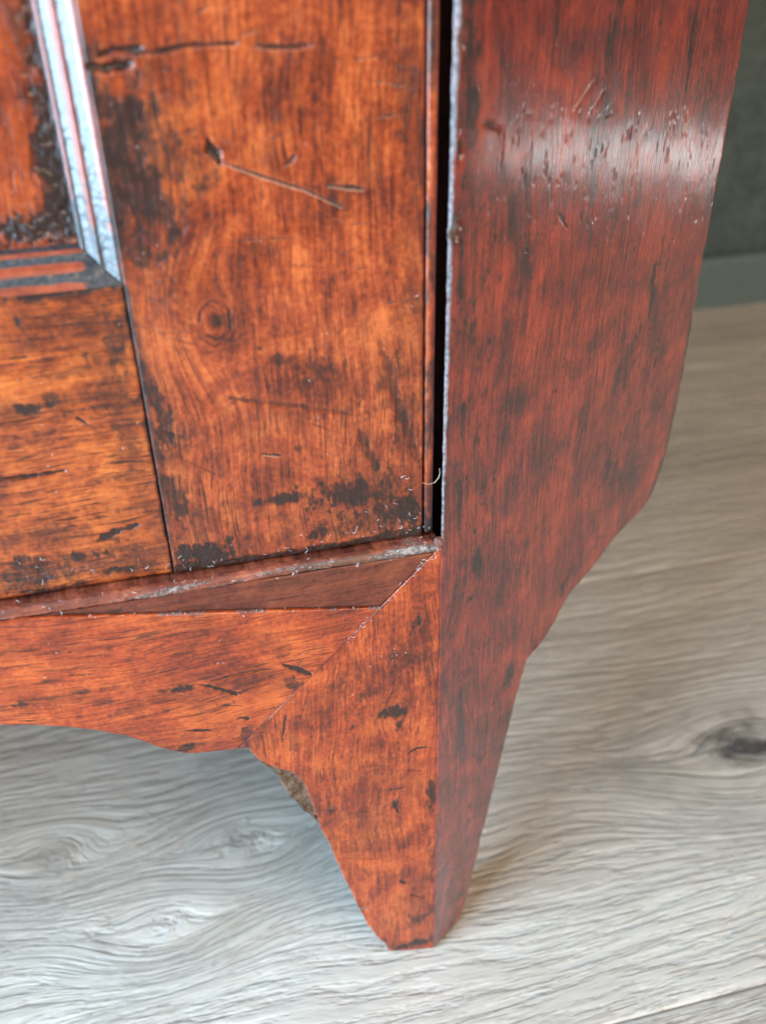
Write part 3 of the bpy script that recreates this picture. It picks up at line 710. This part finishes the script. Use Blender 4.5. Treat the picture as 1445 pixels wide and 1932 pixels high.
leg = slab('leg', leg_map, np.linspace(0, 1, 175), ZL, np.array([0, 0.0002, 0]), XV, NF, (0, .011, 0), M_LEG, cab,
           (np.where(ZL > MZ, .0002, .0007)[None, :], .0006, .0013, .0001), leg_paint, 'v', 22, [(on_front(742, 1350), .004)])

# --- canted corner panel, cut to the same bracket foot below
SP = [(1235, 930), (1226, 946), (1212, 962), (1196, 978), (1179, 995), (1162, 1014), (1146, 1036), (1130, 1057), (1113, 1078), (1096, 1097), (1081, 1115), (1069, 1134), (1060, 1152), (1052, 1174), (1038, 1196), (1023, 1213), (1010, 1228), (998, 1243), (988, 1278), (975, 1330), (955, 1410), (930, 1510), (905, 1610), (890, 1670), (880, 1712), (868, 1735)]
spz = np.array([on_side(*q) for q in SP])
up_pts = [(1420, 0), (1402, 100), (1384, 200), (1366, 300), (1347, 400), (1328, 500), (1311, 600), (1293, 700), (1278, 777), (1262, 851), (1246, 900)]
upz = np.array([on_side(*q) for q in up_pts])
pz = np.concatenate([[0.0], spz[::-1, 1], upz[::-1, 1], [Z_TOP]]); pu = np.concatenate([[spz[-1, 0] - .003], spz[::-1, 0], upz[::-1, 0], [.1388]])
o3 = np.argsort(pz, kind='stable'); pz, pu = pz[o3], pu[o3]
NICKS = [(on_side(*q)[1], a_, w_) for q, a_, w_ in (((1046, 1180), .0022, .0014), ((1004, 1232), .0026, .0018), ((1222, 958), .0016, .0012), ((1090, 1105), .0008, .0010))]
def smoothed_arc(zk, xk, sig):
    L_ = np.concatenate([[0], np.cumsum(np.hypot(np.diff(zk), np.diff(xk)))]); ll = np.arange(0, L_[-1], .0002)
    kn = np.exp(-.5 * (np.arange(-60, 61) * .0002 / sig) ** 2); kn /= kn.sum()
    f_ = lambda v: np.convolve(np.pad(np.interp(ll, L_, v), 60, 'edge'), kn, 'valid')
    zz, xx = f_(zk), f_(xk); o_ = np.argsort(zz); return zz[o_], xx[o_]
szz, suu = smoothed_arc(pz, pu, .0020)
side_right = lambda z: np.interp(z, szz, suu) + (fbm(z * 240, z * 0, 13, 3) - .5) * .0006 - sum(a_ * np.exp(-((z - z_) / w_) ** 4) for z_, a_, w_ in NICKS)
def side_left(z): return np.where(z > Z_LEDGE - .0003, .0004 + .010 * (z - Z_LEDGE), 0.0) * (z < .33) + .0018 * (z >= .33)
def side_paint(A, B):
    p = Paint(A, B, on_side); S, T = p.scratch, p.spot
    S([(1083, 212), (1098, 190), (1120, 156)], 5, .0003, .3); S([(908, 230), (925, 236), (946, 246)], 6, .0002, .7); S([(1055, 402), (1062, 412), (1070, 428)], 5, .0003, .9); S([(1140, 170), (1125, 200)], 4, .0003, .4)
    for c, rx, ry, a, s, d in [((993, 470), 9, 9, 0, 1, .0006), ((1046, 737), 8, 9, 0, 1, .0007), ((1095, 578), 8, 14, 0, .95, .0003), ((1097, 600), 5, 5, 0, .9, .0002), ((1050, 868), 8, 8, 0, .95, .0005), ((1168, 905), 14, 9, 0, .9, .0003), ((1072, 768), 6, 6, 0, .9, .0003), ((888, 1127), 6, 8, 0, 1, .0004),
                               ((885, 60), 22, 130, 0, .9, 0), ((890, 180), 24, 60, 0, .8, 0), ((930, 430), 20, 60, 0, .6, 0), ((870, 540), 14, 80, 0, .85, 0), ((880, 620), 24, 60, 0, .7, 0), ((875, 780), 12, 60, 0, .8, 0), ((868, 960), 12, 90, 0, .95, 0), ((900, 560), 40, 30, 0, .6, 0),
                               ((1230, 560), 24, 110, 8, .8, 0), ((1205, 620), 24, 60, 0, .7, 0), ((1280, 800), 20, 150, 8, 1.0, 0), ((1245, 900), 22, 70, 20, 1.0, 0), ((1150, 880), 50, 90, 10, .62, 0), ((1075, 1080), 26, 26, 0, .9, 0), ((1060, 1110), 20, 40, 20, .9, 0), ((900, 1060), 22, 40, 0, .85, 0), ((1180, 700), 60, 60, 0, .55, 0),
                               ((1150, 100), 16, 110, 0, .6, 0), ((1160, 60), 20, 70, 0, .7, 0), ((1300, 130), 20, 140, 8, .62, 0), ((960, 1280), 30, 60, 10, .7, 0), ((870, 1320), 16, 120, 0, .62, 0), ((900, 1430), 26, 60, 0, .7, 0), ((880, 1560), 20, 90, 0, .62, 0), ((850, 1740), 30, 20, 0, .8, 0), ((1010, 1220), 12, 14, 0, 1, .0004), ((1040, 1180), 10, 12, 0, .9, 0)]:
        T(c, rx, ry, a, s, d)
    for c, rx, ry, a, s in [((900, 620), 60, 300, 0, .5), ((890, 1000), 60, 200, 0, .46), ((1240, 640), 60, 240, 8, .5), ((1180, 860), 110, 120, 10, .46), ((1070, 1120), 60, 90, 20, .5), ((960, 300), 70, 90, 0, .36), ((1130, 460), 120, 60, 0, .38), ((890, 120), 40, 200, 0, .6), ((1160, 120), 40, 170, 0, .5), ((1330, 110), 40, 200, 8, .5), ((920, 1400), 60, 200, 0, .46), ((870, 1640), 50, 120, 0, .46), ((1040, 880), 60, 160, 5, .36)]:
        T(c, rx, ry, a, s, rough=.9)
    rng = random.Random(51)
    for i in range(90):
        yy = 20 + 1260 * rng.random() ** .7; c = (rng.uniform(856, 1300 if yy < 900 else 1000), yy); T(c, rng.uniform(2.2, 5), rng.uniform(3, 9), rng.uniform(-10, 20), rng.uniform(.8, 1.2), .0002)
    for i in range(170):
        x0, y0 = rng.uniform(940, 1380), rng.uniform(200, 440); L = rng.uniform(6, 24); S([(x0, y0), (x0 - L * .14, y0 + L)], rng.uniform(1.3, 2.6), .00016, .75)
    # crumbled arris and one larger splinter
    m = blob(A, B, on_side(862, 428), .0018, .0052, 0, 4, .5); p.disp -= m * .0012; p.dust = np.maximum(p.dust, m * .8)
    m = blob(A, B, on_side(872, 75), .0010, .002, 0, 4, .5); p.disp -= m * .0006; p.dust = np.maximum(p.dust, m * .6)
    m = blob(A, B, on_side(870, 285), .0012, .0028, 0, 4, .5); p.disp -= m * .0008; p.stain = np.maximum(p.stain, m)
    edge_sheen = smooth(1.0, .6, (A - side_left(B)) / (.0006 + .0035 * np.clip(B - Z_LEDGE, 0, .12)) + (fbm(A * 300, B * 300, 91, 3) - .5) * 1.2) * smooth(Z_LEDGE - .001, Z_LEDGE + .001, B)  # pale chamfer strip: window reflection painted into the dust mask
    p.dust = np.maximum(p.dust, edge_sheen * 1.25); p.stain = p.stain * (1 - edge_sheen * .8)
    p.disp += (fbm(A * 25, B * 9, 61, 2) - .5) * .0004
    er = side_right(B) - A
    p.stain = np.maximum(p.stain, 1.15 * smooth(1.0, .45, er / (.0030 + .0055 * fbm(A * 40, B * 60, 92, 3))) * smooth(.124, .134, B) * smooth(.215, .185, B))  # dark strip: wear and shading of the rounded edge, both painted in
    p.stain = np.maximum(p.stain, .60 * smooth(.0048, .0012, er) * fbm(A * 120, B * 70, 93, 3) * 1.5)
    return p
ZS = ramped(0.0, Z_TOP - .002, -1, .316, .00046, .02)
r_l = lambda: None
rl = np.where(ZS > Z_LEDGE, .0006 + .0007 * np.clip((ZS - Z_LEDGE) / .12, 0, 1), .0008)[None, :]
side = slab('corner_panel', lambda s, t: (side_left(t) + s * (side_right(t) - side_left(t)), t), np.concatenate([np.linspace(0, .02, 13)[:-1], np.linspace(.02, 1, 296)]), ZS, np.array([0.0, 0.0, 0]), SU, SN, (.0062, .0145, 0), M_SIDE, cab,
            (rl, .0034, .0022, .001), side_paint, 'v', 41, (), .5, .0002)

# --- lump of old wax where ledge, panel and leg meet
import bmesh
bm = bmesh.new(); bmesh.ops.create_icosphere(bm, subdivisions=5, radius=1.0)
for v in bm.verts:
    n = fbm(np.array([v.co.x * 2.3 + v.co.z]), np.array([v.co.y * 2.3 - v.co.z]), 3, 4)[0]
    v.co *= .7 + .7 * n
    v.co = Vector((v.co.x * .0013, v.co.y * .0012, v.co.z * .0014))
me = bpy.data.meshes.new('wax_lump'); bm.to_mesh(me); bm.free()
for p_ in me.polygons: p_.use_smooth = True
wax = link('wax_lump', me, M_LEDGE, cab); wax.location = (-.0006, .0008, Z_LEDGE + .0009)
a = me.attributes.new('dust', 'FLOAT', 'POINT'); a.data.foreach_set('value', np.full(len(me.vertices), .55, np.float32))

# --- carcass, back legs, top, and the matching far side of the front
ex, ey = (SU * .1365)[0], (SU * .1365)[1]
out = [(-.0035, .0255), (ex - .010, ey + .0165), (ex - .010, .515), (-CABW - ex + .010, .515), (-CABW - ex + .010, ey + .0165), (-CABW + .0035, .0255)]
def prism(name, poly, z0, z1, mat, parent):
    n = len(poly); V = [(x, y, z0) for x, y in poly] + [(x, y, z1) for x, y in poly]
    Fp = [list(range(n))[::-1], list(range(n, 2 * n))] + [[i, (i + 1) % n, n + (i + 1) % n, n + i] for i in range(n)]
    me = bpy.data.meshes.new(name); me.from_pydata(V, [], Fp); me.update()
    return link(name, me, mat, parent)
prism('carcass', out, .1705, Z_TOP - .001, M_DARK, cab)
boxes('gap_filler', [(-.014, .010, .0222, .0253, .1650, Z_TOP - .003)], M_DARK, cab)  # added filler, stops light showing through the gap beside the door
prism('cabinet_top', [(.004, -.008), (ex + .012, ey - .004), (ex + .012, .518), (-CABW - ex - .012, .518), (-CABW - ex - .012, ey - .004), (-CABW - .004, -.008)], Z_TOP, Z_TOP + .018, M_STILE, cab)
for x0 in (ex - .055, -CABW - ex + .010):
    boxes('back_leg', [(x0, x0 + .045, .47, .514, 0, .1700)], M_DARK, cab, .001)
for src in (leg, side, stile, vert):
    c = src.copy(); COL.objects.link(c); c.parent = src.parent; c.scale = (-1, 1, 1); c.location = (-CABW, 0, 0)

# --- lint and dust fibres caught on the wood
rng = random.Random(7)
def fibre(bv, bf, p0, u, v, L, curl, r):
    n = 6; pts = []
    a = rng.uniform(0, 6.28); p = Vector(p0); 
    for i in range(n):
        pts.append(p.copy()); p = p + (u * math.cos(a) + v * math.sin(a)) * (L / n); a += curl * rng.uniform(.3, 1.0)
    nn = u.cross(v)
    b = len(bv)
    for i, q in enumerate(pts):
        d = (pts[min(i + 1, n - 1)] - pts[max(i - 1, 0)]).normalized(); s = d.cross(nn).normalized()
        lift = nn * (r * 1.2 + rng.uniform(0, .0001) + .00018 * math.sin(i / (n - 1) * 3.14))
        for k in range(3):
            ang = k * 2.094; bv.append(q + lift + s * (r * math.cos(ang)) + nn * (r * math.sin(ang)))
    for i in range(n - 1):
        for k in range(3): bf.append([b + i * 3 + k, b + i * 3 + (k + 1) % 3, b + i * 3 + 3 + (k + 1) % 3, b + i * 3 + 3 + k])
bv, bf = [], []
Uf, Vf = Vector((1, 0, 0)), Vector((0, 0, 1)); 
def scatter(n, fn, Lr=(.0006, .0018), y=DOOR_Y - .0001, r=(.00003, .000055)):
    for _ in range(n):
        px, py = fn(); x, z = on_front(px, py, y); fibre(bv, bf, (x, y, z), Uf, Vf, rng.uniform(*Lr), rng.choice((-1, 1)) * rng.uniform(.1, .9), rng.uniform(*r))
# u x v for the front frame points to -Y, out of the wood
scatter(29, lambda: (rng.uniform(335, 800), 0) and (lambda x: (x, 1085 - (x - 330) * .168 - abs(rng.gauss(0, 22)) - 4))(rng.uniform(335, 800)))
scatter(16, lambda: (lambda x: (x, 1132 - x * .15 - abs(rng.gauss(0, 26)) - 4))(rng.uniform(0, 325)))
scatter(14, lambda: (rng.gauss(740, 40), rng.gauss(960, 36)))
scatter(14, lambda: (rng.uniform(240, 800), rng.uniform(250, 900)), (.0004, .0011))
scatter(9, lambda: (rng.uniform(20, 250), rng.uniform(600, 1000)), (.0004, .0010))
scatter(34, lambda: (lambda x: (x, 1160 - x * .158 + rng.gauss(0, 6)))(rng.uniform(0, 815)), (.0006, .0018), -.0002)
scatter(34, lambda: (lambda t: (833 - 190 * t + rng.gauss(0, 2), 1030 + 190 * t + rng.gauss(0, 2)))(rng.random()), (.0006, .0016), -.0002)
scatter(14, lambda: (rng.uniform(10, 700), rng.uniform(1180, 1330)), (.0004, .0012), -.0002)
scatter(16, lambda: (lambda x: (x, 1166 - x * .026 + rng.gauss(0, 3)))(rng.uniform(150, 700)), (.0005, .0012), -.0003)
scatter(8, lambda: (rng.gauss(735, 16), rng.gauss(1240, 10)), (.0004, .0008), -.0002)
me = bpy.data.meshes.new('lint'); me.from_pydata([tuple(v) for v in bv], [], bf); me.update()
lint = tag(link('lint', me, M_LINT, cab), kind='stuff')
# the long curled hair by the door's corner
bv2, bf2 = [], []
pts = [(797, 911), (808, 914), (819, 911), (827, 902), (830, 892), (829, 884)]
P3 = [Vector((on_front(px, py, .0025)[0], .0025, on_front(px, py, .0025)[1])) for px, py in pts]
for i, q in enumerate(P3):
    d = (P3[min(i + 1, 5)] - P3[max(i - 1, 0)]).normalized(); nn = Vector((0, -1, 0)); s = d.cross(nn).normalized()
    for k in range(4): bv2.append(q + s * (.00007 * math.cos(k * 1.571)) + nn * (.00007 * math.sin(k * 1.571)))
for i in range(5):
    for k in range(4): bf2.append([i * 4 + k, i * 4 + (k + 1) % 4, i * 4 + 4 + (k + 1) % 4, i * 4 + 4 + k])
me = bpy.data.meshes.new('hair'); me.from_pydata([tuple(v) for v in bv2], [], bf2); me.update()
link('hair', me, M_HAIR, cab)

# --- two crumbs of lint lying on the floor
def floor_lint(px, py, L, curl, r, label, mat):
    x, y = on_floor(px, py); b, f_ = [], []
    rng.seed(px); fibre(b, f_, (0, 0, .0001), Vector((1, 0, 0)), Vector((0, 1, 0)), L, curl, r)
    me = bpy.data.meshes.new('lint_fibre'); me.from_pydata([tuple(v) for v in b], [], f_); me.update()
    o = link('lint_fibre', me, mat); o.location = (x, y, 0); tag(o, label, 'lint', None, 'lint on the floor')
floor_lint(465, 1556, .0040, .55, .00022, 'tiny curled white lint fibre on the floor under the shaped apron', M_LINT)
floor_lint(1290, 1262, .0030, .4, .00018, 'tiny tan lint crumb on the floor beside the dark plank knot', M_HAIR)
